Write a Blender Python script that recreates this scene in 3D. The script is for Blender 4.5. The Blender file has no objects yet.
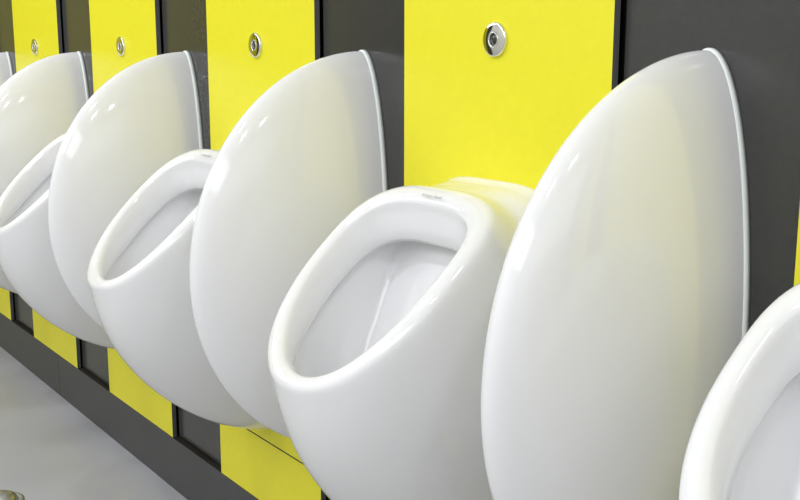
import bpy, math, random
from mathutils import Vector, Matrix, Euler
S = bpy.context.scene
COL = S.collection

# ------------------------------------------------------------------ camera
cd = bpy.data.cameras.new('camera')
cam = bpy.data.objects.new('camera', cd); COL.objects.link(cam)
F_PX, PITCH, YAW, ROLL = 1033.4, 0.18713, 0.62449, 0.00121
cd.sensor_width = 36.0; cd.lens = F_PX / 800 * 36.0; cd.clip_start = 0.02
fw = Vector((-math.cos(YAW) * math.cos(PITCH), math.sin(YAW) * math.cos(PITCH), -math.sin(PITCH)))
rt = fw.cross(Vector((0, 0, 1))).normalized(); up = rt.cross(fw)
r2 = rt * math.cos(ROLL) + up * math.sin(ROLL); u2 = up * math.cos(ROLL) - rt * math.sin(ROLL)
cam.matrix_world = Matrix((r2, u2, -fw)).transposed().to_4x4()
cam.location = (1.18365, -1.02833, 1.14222)
S.camera = cam

# ------------------------------------------------------------------ world, lights, exposure
w = bpy.data.worlds.new('world'); S.world = w; w.use_nodes = True
bg = w.node_tree.nodes['Background']; bg.inputs[0].default_value = (1, 1, 1, 1); bg.inputs[1].default_value = 0.25
S.view_settings.view_transform = 'Standard'; S.view_settings.look = 'None'
S.view_settings.gamma = 1.0; S.view_settings.exposure = -0.09
S.view_settings.use_curve_mapping = False
def area(name, loc, sx, sy, power, shape='RECTANGLE', rot=(0, 0, 0), color=(1, 1, 1)):
    l = bpy.data.lights.new(name, 'AREA'); l.shape = shape; l.size = sx; l.size_y = sy; l.energy = power; l.color = color
    o = bpy.data.objects.new(name, l); o.location = loc; o.rotation_euler = rot; COL.objects.link(o); return o
CEIL = 2.7
LC = (0.905, 0.925, 1.0)
area('added_end_fill', (2.9, -1.35, 2.05), 1.2, 2.6, 9, rot=(0, math.radians(50), 0), color=LC)  # added fill from the right for the divider sides, not a real fixture
for lx in (-4.2, -1.4, 1.4):
    area('added_front_fill', (lx, -2.5, 2.35), 2.3, 0.8, 25, rot=(math.radians(36), 0, 0), color=LC)  # added frontal fill for urinal bodies and lower wall, no such luminaires known
for lx in (-3.6, -2.4, -1.2, 0.0, 1.2):
    area('downlight', (lx, -1.40, CEIL - 0.03), 0.13, 0.13, 9.5, 'DISK', color=LC)
for lx in (-2.0, 1.75):
    area('downlight', (lx, -0.72, CEIL - 0.03), 0.13, 0.13, 6, 'DISK', color=LC)

# ------------------------------------------------------------------ materials
def mat(name, color, rough=0.5, spec=0.5, metal=0.0, coat=0.0, noise=0.0, nscale=20.0, bump=0.0, ior=1.5):
    m = bpy.data.materials.new(name); m.use_nodes = True
    nt = m.node_tree; b = nt.nodes['Principled BSDF']
    b.inputs['Base Color'].default_value = (*color, 1); b.inputs['Roughness'].default_value = rough
    b.inputs['Metallic'].default_value = metal; b.inputs['Specular IOR Level'].default_value = spec
    b.inputs['Coat Weight'].default_value = coat; b.inputs['Coat Roughness'].default_value = 0.03
    b.inputs['IOR'].default_value = ior
    if noise or bump:
        tc = nt.nodes.new('ShaderNodeTexCoord'); n = nt.nodes.new('ShaderNodeTexNoise')
        n.inputs['Scale'].default_value = nscale; n.inputs['Detail'].default_value = 6
        nt.links.new(tc.outputs['Object'], n.inputs['Vector'])
        if noise:
            r = nt.nodes.new('ShaderNodeValToRGB')
            r.color_ramp.elements[0].position = 0.3; r.color_ramp.elements[1].position = 0.7
            r.color_ramp.elements[0].color = (*[c * (1 - noise) for c in color], 1)
            r.color_ramp.elements[1].color = (*[min(1, c * (1 + noise)) for c in color], 1)
            nt.links.new(n.outputs['Fac'], r.inputs['Fac']); nt.links.new(r.outputs['Color'], b.inputs['Base Color'])
        if bump:
            bp = nt.nodes.new('ShaderNodeBump'); bp.inputs['Strength'].default_value = bump
            bp.inputs['Distance'].default_value = 0.002
            nt.links.new(n.outputs['Fac'], bp.inputs['Height']); nt.links.new(bp.outputs['Normal'], b.inputs['Normal'])
    return m
M_CER = mat('white_glazed_ceramic', (0.83, 0.83, 0.835), 0.07, 0.5, coat=0.3)
M_DIV = mat('white_glazed_divider', (0.84, 0.84, 0.85), 0.09, 0.5, coat=0.3)
M_RIM = mat('pale_green_white_edge', (0.90, 0.94, 0.905), 0.25, 0.5)
M_YEL = mat('yellow_laminate', (0.825, 0.762, 0.030), 0.34, 0.25, noise=0.015, nscale=60)
M_DRK = mat('charcoal_laminate', (0.046, 0.045, 0.044), 0.19, 0.5, noise=0.06, nscale=120)
M_EDGE = mat('charcoal_panel_core', (0.10, 0.098, 0.103), 0.45, 0.4)
M_PLI = mat('charcoal_plinth', (0.062, 0.062, 0.063), 0.42, 0.4, noise=0.05, nscale=90)
M_LEDGE = mat('dark_brown_plinth_core', (0.022, 0.019, 0.014), 0.6, 0.3)
M_BLK = mat('black_backing', (0.012, 0.012, 0.012), 0.8, 0.2)
M_FLR = mat('pale_grey_resin_floor', (0.405, 0.405, 0.425), 0.38, 0.4, noise=0.06, nscale=3.5)
M_WAL = mat('white_painted_wall', (0.80, 0.80, 0.79), 0.6, 0.3, noise=0.01, nscale=8)
M_CHR = mat('polished_chrome', (0.80, 0.80, 0.80), 0.06, 0.5, metal=1.0)
M_SAT = mat('satin_steel', (0.62, 0.62, 0.62), 0.45, 0.5, metal=1.0)
M_DOME = mat('worn_chrome', (0.60, 0.60, 0.60), 0.33, 0.5, metal=1.0)
M_SNS = mat('dark_button_face', (0.03, 0.03, 0.025), 0.15, 0.6)
M_TXT = mat('grey_printed_lettering', (0.30, 0.30, 0.28), 0.4, 0.3)

# ------------------------------------------------------------------ helpers
def link_mesh(name, verts, faces, mats, parent=None, smooth=False, loc=None, midx=None):
    me = bpy.data.meshes.new(name); me.from_pydata([tuple(v) for v in verts], [], faces); me.validate(); me.update()
    for m in (mats if isinstance(mats, (list, tuple)) else [mats]): me.materials.append(m)
    if smooth: me.polygons.foreach_set('use_smooth', [True] * len(me.polygons))
    if midx: me.polygons.foreach_set('material_index', midx)
    o = bpy.data.objects.new(name, me); COL.objects.link(o)
    if parent: o.parent = parent
    if loc: o.location = loc
    return o
def tag(o, label, cat, group=None):
    o['label'] = label; o['category'] = cat
    if group: o['group'] = group
    return o
def empty(name, loc, label, cat, group=None):
    o = bpy.data.objects.new(name, None); o.empty_display_size = 0.1; o.location = loc; COL.objects.link(o)
    return tag(o, label, cat, group)
def dup(root, loc, label):
    r = root.copy(); COL.objects.link(r); r.location = loc; r['label'] = label
    for ch in list(root.children):
        c = ch.copy(); COL.objects.link(c); c.parent = r
        for g in ch.children:
            d = g.copy(); COL.objects.link(d); d.parent = c
    return r
def box_data(x0, x1, y0, y1, z0, z1):
    v = [(x0, y0, z0), (x1, y0, z0), (x1, y1, z0), (x0, y1, z0), (x0, y0, z1), (x1, y0, z1), (x1, y1, z1), (x0, y1, z1)]
    f = [(0, 1, 5, 4), (1, 2, 6, 5), (2, 3, 7, 6), (3, 0, 4, 7), (4, 5, 6, 7), (3, 2, 1, 0)]   # front first
    return v, f
def box(name, x0, x1, y0, y1, z0, z1, m, bevel=0.0, midx=None, parent=None):
    cx, cy, cz = (x0 + x1) / 2, y1, z0
    v, f = box_data(x0 - cx, x1 - cx, y0 - cy, y1 - cy, z0 - cz, z1 - cz)
    o = link_mesh(name, v, f, m, parent, loc=(cx, cy, cz), midx=midx)
    if bevel:
        b = o.modifiers.new('bevel', 'BEVEL'); b.width = bevel; b.segments = 2
    return o
def structure(o): o['kind'] = 'structure'; return o
def loft(rings, close_end=None):
    """rings: lists of equal-length closed point loops -> verts, quads"""
    n = len(rings[0]); V = []; Fc = []
    for r in rings: V += r
    for i in range(len(rings) - 1):
        for j in range(n):
            k = (j + 1) % n
            Fc.append((i * n + j, i * n + k, (i + 1) * n + k, (i + 1) * n + j))
    if close_end is not None:
        V.append(close_end); c = len(V) - 1; b = (len(rings) - 1) * n
        for j in range(n): Fc.append((b + j, b + (j + 1) % n, c))
    return V, Fc
def lathe(profile, n=48):
    """profile of (radius, depth) turned round the y axis, first and last may sit on the axis"""
    rings = [[Vector((r * math.cos(2 * math.pi * j / n), d, r * math.sin(2 * math.pi * j / n))) for j in range(n)] for r, d in profile]
    return loft(rings)

# ------------------------------------------------------------------ sizes
P = 0.75                 # urinal spacing
HW = 0.2315              # half width of a yellow panel
DY = 0.0155               # face of the charcoal panels, behind the yellow faces at y = 0
ZY = 0.147               # foot of the yellow panels = top of the plinth
ZS = 0.301               # seam between access panel and upper panel
X0, X1 = -6.3, 3.3       # ends of the room
YF = -2.9                # opposite wall

# ------------------------------------------------------------------ room shell
structure(box('floor', X0, X1, YF, 0.10, -0.05, 0.0, M_FLR))
structure(box('ceiling', X0, X1, YF, 0.10, CEIL, CEIL + 0.05, M_WAL))
structure(box('wall_back', X0, X1, 0.045, 0.10, 0.0, CEIL, M_BLK))
structure(box('wall_front', X0, X1, YF - 0.05, YF, 0.0, CEIL, M_WAL))
structure(box('trim_3', X0, -4.8, YF, YF + 0.02, 0.0, CEIL, M_YEL))
structure(box('trim_4', -4.8, -3.55, YF, YF + 0.02, 0.0, CEIL, M_DRK))
structure(box('wall_left', X0 - 0.05, X0, YF, 0.10, 0.0, CEIL, M_YEL))
structure(box('wall_right', X1, X1 + 0.05, YF, 0.10, 0.0, CEIL, M_WAL))
SEAM = -2.218
structure(box('baseboard_left', X0, SEAM - 0.0012, 0.0, 0.045, 0.0, ZY - 0.001, [M_PLI, M_LEDGE], 0.0006, midx=[0, 0, 0, 0, 1, 0]))
structure(box('baseboard_right', SEAM + 0.0012, X1, 0.0, 0.045, 0.0, ZY - 0.001, [M_PLI, M_LEDGE], 0.0006, midx=[0, 0, 0, 0, 1, 0]))

# ------------------------------------------------------------------ wall panels
YEL_LABEL = {
    -1: 'tall yellow wall panel, thin strip showing at the right edge of the photo',
    0: 'widest tall yellow wall panel, with the largest chrome button, above the nearest whole urinal',
    1: 'second widest tall yellow wall panel, with its round button above the second largest divider',
    2: 'third widest tall yellow wall panel, with its round button above the third divider from right',
    3: 'narrowest tall yellow wall panel, with the smallest button, near the left edge'}
LOW_LABEL = {
    1: 'low yellow access panel with a black seam along its top, largest piece above the plinth',
    2: 'low yellow access panel under the middle urinal, second largest piece above the plinth',
    3: 'low yellow access panel under the fourth divider from the right, third largest above the plinth',
    4: 'smallest piece of low yellow access panel, at the left edge just above the plinth'}
DRK_LABEL = {
    0: 'widest charcoal wall panel, behind the largest divider at the right',
    1: 'charcoal wall panel behind the second largest divider, between the two widest yellow panels',
    2: 'charcoal wall panel behind the third divider from the right',
    3: 'charcoal wall panel behind the fourth divider from the right',
    4: 'narrow charcoal wall panel in the top left corner, behind the cut-off divider'}
def panel(name, labels, k, cat, group, *a, **kw):
    """a panel the photo shows is a thing; one beyond the frame is part of the setting"""
    global TRIM
    if k in labels: return tag(box(name, *a, **kw), labels[k], cat, group)
    TRIM += 1
    return structure(box('trim_%d' % TRIM, *a, **kw))
TRIM = 4
# index k: yellow panel centred at x = -k*P; charcoal panel k lies to its right
for k in range(-2, 5):
    cx = -k * P
    mi = [0, 1, 1, 1, 1, 1]
    panel('yellow_panel', YEL_LABEL, k, 'panel', 'tall yellow wall panels',
          cx - HW, cx + HW, 0.0, 0.0115, ZS + 0.0016, CEIL - 0.002, [M_YEL, M_EDGE], midx=mi)
    panel('access_panel', LOW_LABEL, k, 'panel', 'low yellow access panels',
          cx - HW, cx + HW, 0.0, 0.0115, ZY, ZS - 0.0016, [M_YEL, M_EDGE], midx=mi)
    panel('charcoal_panel', DRK_LABEL, k, 'panel', 'charcoal wall panels',
          cx + HW + 0.007, cx + P - HW - 0.003, DY, 0.045, ZY + 0.005, CEIL - 0.002, M_DRK)
# the wall goes on at both ends beyond the photo: plain cladding
structure(box('trim_1', X0, -4 * P - HW - 0.003, DY, 0.045, ZY + 0.004, CEIL - 0.002, M_DRK))
structure(box('trim_2', 3 * P - HW, X1, DY, 0.045, ZY + 0.004, CEIL - 0.002, M_DRK))

# ------------------------------------------------------------------ privacy divider
DZ, DTOP, DBOT, DDEP, DHW = 0.77, 0.378, 0.355, 0.348, 0.0755
def make_divider(loc, label):
    t = empty('privacy_divider', loc, label, 'divider', 'white privacy dividers between the urinals')
    nb, nr = 96, 40
    V = []; Fc = []
    # r runs from the middle of the wall face (0) to the outline (1); beta from bottom to top
    rs = [math.sin(math.pi / 2 * i / nr) for i in range(nr + 1)]
    def pt(r, b, s):
        hz = DTOP if b > 0 else DBOT
        return (s * DHW * max(0.0, 1 - r ** 2.0) ** 0.5, -DDEP * r * math.cos(b), DZ + hz * r * math.sin(b))
    cols = []
    for i in range(-nr, nr + 1):
        s = -1 if i < 0 else 1
        r = rs[nr - abs(i)]
        # across: -side wall centre ... outline ... +side; walk from s=-1,r=0 to r=1 to s=+1,r=0
        cols.append((s, r))
    order = [(-1, rs[i]) for i in range(nr + 1)] + [(1, rs[i]) for i in range(nr - 1, -1, -1)]
    n = nb + 1
    for s, r in order:
        for j in range(n):
            V.append(pt(r, -math.pi / 2 + math.pi * j / nb, s))
    for i in range(len(order) - 1):
        for j in range(nb):
            Fc.append((i * n + j, i * n + j + 1, (i + 1) * n + j + 1, (i + 1) * n + j))
    link_mesh('body', V, Fc, M_DIV, t, smooth=True)
    # rim against the wall: a slim rounded lip following the back outline
    rings = []
    prof = [(-0.004, -0.0085), (0.0004, -0.0085), (0.0018, -0.0072), (0.0025, -0.005), (0.0025, 0.0), (-0.004, 0.0)]
    for off, y in prof:
        ring = []
        for j in range(160):
            a = 2 * math.pi * j / 160
            hz = DTOP if math.sin(a) > 0 else DBOT
            ring.append(Vector(((DHW + off) * math.cos(a), y, DZ + (hz + off) * math.sin(a))))
        rings.append(ring)
    V, Fc = loft(rings)
    o = link_mesh('mounting_rim', V, Fc, M_RIM, t, smooth=True); o['label'] = 'pale green-white rim against the wall'
    return t
DIV_LABEL = ['largest white privacy divider, right of the nearest whole urinal',
             'second largest white privacy divider, left of the nearest whole urinal',
             'third white privacy divider from the right, left of the second whole urinal',
             'fourth white privacy divider from the right, behind the leftmost urinal',
             'small sliver of white divider at the left edge, farthest of all']
d0 = make_divider((P / 2, DY, 0), DIV_LABEL[0])
for k in range(1, 5): dup(d0, (P / 2 - k * P, DY, 0), DIV_LABEL[k])

# ------------------------------------------------------------------ urinal
N = 128
def resample(pts, n=N):
    """closed polyline -> n points at equal arc length, starting at pts[0]"""
    p = pts + [pts[0]]; L = [0.0]
    for a, b in zip(p, p[1:]): L.append(L[-1] + (b - a).length)
    out = []; i = 0
    for j in range(n):
        s = L[-1] * j / n
        while L[i + 1] < s: i += 1
        f = (s - L[i]) / max(1e-9, L[i + 1] - L[i]); out.append(p[i].lerp(p[i + 1], f))
    return out
def egg(w, lo, hi, c, nlo, nhi, fn):
    """closed egg outline: half width w, from lo (start) over c (widest) to hi; fn(u, v) -> Vector"""
    pts = []
    M_ = 400
    for j in range(M_):
        a = 2 * math.pi * j / M_ - math.pi / 2
        ca, sa = math.cos(a), math.sin(a)
        nn = nlo if sa < 0 else nhi; h = (c - lo) if sa < 0 else (hi - c)
        u = math.copysign(abs(ca) ** (2 / nn), ca) * w; v = c + math.copysign(abs(sa) ** (2 / nn), sa) * h
        pts.append(fn(u, v))
    return resample(pts)
LIP = Vector((0, -0.353, 0.712)); TOPR = Vector((0, -0.108, 0.944))     # slope of the rim, foot to head
SL = (TOPR - LIP); SLEN = SL.length; SD = SL.normalized(); SN = Vector((0, -SD.z, SD.y))   # SN: outward (front, up)
def on_slope(u, v, h=0.0):
    # the slope is gently crowned in its length
    t = min(1, max(0, v / SLEN)); crown = 0.010 * 4 * t * (1 - t)
    return LIP + Vector((u, 0, 0)) + SD * v + SN * (h + crown)
def make_urinal(loc, label):
    t = empty('urinal', loc, label, 'urinal', 'white wall-hung urinals in a row')
    wall = lambda y, g, wd=0.166: egg(wd - g, 0.333 + g, 0.956 - g, 0.72, 2.1, 4.0, lambda u, v: Vector((u, y, v)))
    W0 = wall(0.0, 0.001); W1 = wall(-0.005, 0.0); W2 = wall(-0.010, 0.0022)
    def topness(j): return max(0.0, -math.cos(2 * math.pi * j / N)) ** 2
    def botness(j):
        c = max(0.0, math.cos(2 * math.pi * j / N)); return c
    W3 = []
    for j, p in enumerate(wall(-0.022, 0.003)):
        W3.append(p + Vector((0, 0, -0.003 * min(1, 2.5 * topness(j)))))
    O = egg(0.165, -0.024, SLEN + 0.016, 0.60 * SLEN, 2.2, 3.3, lambda u, v: on_slope(u, v, -0.016))
    O = [p + SN * (0.008 * botness(j) ** 2 + 0.004 * topness(j)) for j, p in enumerate(O)]
    rings = [W0, W1, W2, W3]
    NB = 22
    for i in range(1, NB + 1):
        f = i / NB; ring = []
        for j in range(N):
            b, tp = botness(j), topness(j)
            sx = W3[j].x / 0.166
            dB0, dB3 = Vector((0, -0.160, 0.032)), Vector((0, 0.014, -0.170))
            dS0, dS3 = Vector((0.004 * sx, -0.07, 0.0)), Vector((0.008 * sx, 0.055, -0.045))
            dT0, dT3 = Vector((0, -0.030, -0.003)), Vector((0, 0.030, 0.002))
            s = max(0.0, 1 - b - tp)
            d0 = dB0 * b + dS0 * s + dT0 * tp; d3 = dB3 * b + dS3 * s + dT3 * tp
            tot = b + s + tp; d0 /= tot; d3 /= tot
            p0, p3 = W3[j], O[j]; p1 = p0 + d0; p2 = p3 + d3; g = 1 - f
            ring.append(p0 * g ** 3 + p1 * (3 * g * g * f) + p2 * (3 * g * f * f) + p3 * f ** 3)
        rings.append(ring)
    # rounded rim: outer shoulder to inner edge
    IW, ILO, IHI, IC = 0.132, 0.006, SLEN - 0.026, 0.60 * SLEN
    inner = lambda g, h: egg(IW - g, ILO + g, IHI - g, IC, 2.1, 3.2, lambda u, v: on_slope(u, v, h))
    I0 = inner(0.0, -0.012)
    for a in (0.04, 0.1, 0.18, 0.28, 0.40, 0.52, 0.64, 0.75, 0.84, 0.91, 0.96):
        hh = 0.0142 * math.sin(math.pi * (a * 0.96 + 0.02)) ** 0.5
        ring = []
        for j in range(N):
            q = O[j].lerp(I0[j], a); ring.append(q + SN * hh)
        rings.append(ring)
    rings.append(I0)
    for it in range(2):                       # let body and rim flow into each other
        new = {}
        for i in range(NB - 1, NB + 9):
            new[i] = [(rings[i - 1][j] + rings[i][j] * 2 + rings[i + 1][j]) / 4 for j in range(N)]
        for i in new: rings[i] = new[i]
    # skirt hanging inside the rim, then the undercut and the bowl
    SK = Vector((0, 0.012, -0.049))
    for f, g in ((0.25, 0.0035), (0.6, 0.005), (0.92, 0.006)):
        base = inner(g, -0.012); ring = []
        for j in range(N):
            k = 1 - 0.62 * botness(j) ** 3
            ring.append(base[j] + SK * f * k)
        rings.append(ring)
    last = rings[-1]
    ctr = Vector((0, -0.19, 0.80))
    und = []
    for j in range(N):
        p = last[j]; k = 1 - 0.62 * botness(j) ** 3
        d = Vector((p.x * 0.9, p.y + 0.2, 0)); d = d.normalized() if d.length > 1e-6 else d
        und.append(p + SK * 0.10 * k + d * 0.003)
    rings.append(und)
    rings.append([u + Vector((math.copysign(min(0.010, abs(u.x) * 0.1), u.x), 0.006 * topness(j), 0.004 * (1 - botness(j)))) for j, u in enumerate(und)])
    def dee(w, yf, yb, zf, zb, nf, nbk):
        yc = yf + 0.62 * (yb - yf)
        fn = lambda u, v: Vector((u, v, zf + (zb - zf) * max(0, (v - yf) / (yb - yf)) ** 1.0))
        return egg(w, yf, yb, yc, nf, nbk, fn)
    key = [rings[-1], dee(0.136, -0.335, -0.080, 0.665, 0.862, 2.2, 5.0), dee(0.133, -0.328, -0.088, 0.640, 0.82, 2.2, 9),
           dee(0.126, -0.312, -0.118, 0.600, 0.755, 2.2, 13), dee(0.112, -0.290, -0.160, 0.565, 0.675, 2.2, 12),
           dee(0.085, -0.270, -0.198, 0.540, 0.60, 2.1, 5.0), dee(0.035, -0.250, -0.222, 0.530, 0.545, 2, 2.5)]
    for i in range(len(key) - 1):
        p0 = key[max(0, i - 1)]; p1 = key[i]; p2 = key[i + 1]; p3 = key[min(len(key) - 1, i + 2)]
        for st in range(1, 6):
            f = st / 5
            ring = []
            for j in range(N):
                a, b, c, d = p0[j], p1[j], p2[j], p3[j]
                if i == 0: a = b
                ring.append(0.5 * ((2 * b) + (c - a) * f + (2 * a - 5 * b + 4 * c - d) * f * f + (3 * b - a - 3 * c + d) * f ** 3))
            rings.append(ring)
    V, Fc = loft(rings, close_end=Vector((0, -0.236, 0.530)))
    link_mesh('bowl', V, Fc, M_CER, t, smooth=True)
    # maker's script on the head of the rim
    cu = bpy.data.curves.new('script', 'FONT'); cu.body = 'Armitage Shanks'; cu.size = 0.0086; cu.shear = 0.35
    cu.align_x = 'CENTER'; cu.align_y = 'CENTER'; cu.space_character = 0.86; cu.extrude = 0.0001; cu.offset = -0.00018
    tmp = bpy.data.objects.new('script', cu); COL.objects.link(tmp)
    dg = bpy.context.evaluated_depsgraph_get()
    me = bpy.data.meshes.new_from_object(tmp.evaluated_get(dg)); me.name = 'brand_lettering'
    bpy.data.objects.remove(tmp)
    me.materials.clear(); me.materials.append(M_TXT)
    lo = bpy.data.objects.new('brand_lettering', me); COL.objects.link(lo); lo.parent = t
    lo['label'] = 'small grey script lettering'
    lo.location = TEXT_AT; lo.rotation_euler = (math.radians(TEXT_TILT), 0, 0)
    return t
TEXT_AT = (0.006, -0.1235, 0.9405); TEXT_TILT = 42
UR_LABEL = {-1: 'white urinal cut off by the right edge of the photo', 0: 'nearest whole white urinal, between the two largest dividers',
            1: 'middle white urinal, between the second and third dividers from the right',
            2: 'white urinal at the left edge, half hidden behind the third divider',
            3: 'farthest white urinal, only a sliver showing at the left edge'}
u0 = make_urinal((0, 0, 0), UR_LABEL[0])
for k in (-1, 1, 2, 3): dup(u0, (-k * P, 0, 0), UR_LABEL[k])

# ------------------------------------------------------------------ flush buttons
def make_button(loc, label):
    t = empty('flush_button', loc, label, 'flush button', 'round chrome flush buttons on the yellow panels')
    V, Fc = lathe([(0.0255, 0.0), (0.0255, -0.004), (0.0245, -0.0055), (0.0228, -0.0060), (0.0120, -0.0063), (0.0108, -0.0063), (0.0100, -0.005), (0.0100, 0.0)])
    link_mesh('faceplate', V, Fc, M_CHR, t, smooth=True)
    V, Fc = lathe([(0.0110, -0.0055), (0.0110, -0.0068), (0.0105, -0.0074), (0.0098, -0.0074), (0.0092, -0.0068), (0.0090, -0.002)])
    link_mesh('collar', V, Fc, M_CHR, t, smooth=True)
    V, Fc = lathe([(0.0089, -0.002), (0.0089, -0.0035), (0.0075, -0.0045), (0.0003, -0.0050)])
    o = link_mesh('button', V, Fc, M_SNS, t, smooth=True); o['label'] = 'dark button centre'
    return t
BT_LABEL = ['largest chrome flush button, half dark in reflection, on the widest yellow panel',
            'flush button reflecting yellow, on the second widest yellow panel',
            'dark looking flush button on the third yellow panel from the widest',
            'smallest flush button, on the yellow panel near the left edge']
BT = [(0.0, 1.164), (-P, 1.160), (-2 * P, 1.162), (-3 * P, 1.164)]
b0 = make_button((BT[0][0], 0, BT[0][1]), BT_LABEL[0])
for i in (1, 2, 3): dup(b0, (BT[i][0], 0, BT[i][1]), BT_LABEL[i])

# ------------------------------------------------------------------ floor drain
t = empty('floor_drain', (-1.463, -0.40, 0.0), 'small round chrome drain cover on grey floor, bottom left corner', 'drain')
def up_lathe(pr, n=40):
    V, Fc = lathe(pr, n); return [Vector((v.x, v.z, -v.y)) for v in V], Fc
V, Fc = up_lathe([(0.061, 0.0), (0.060, -0.002), (0.056, -0.004), (0.048, -0.005), (0.046, -0.004), (0.045, 0.0)])
link_mesh('flange', V, Fc, M_SAT, t, smooth=True)
V, Fc = up_lathe([(0.0445, -0.001), (0.043, -0.009), (0.037, -0.016), (0.026, -0.021), (0.013, -0.0235), (0.0002, -0.024)])
link_mesh('dome', V, Fc, M_DOME, t, smooth=True)
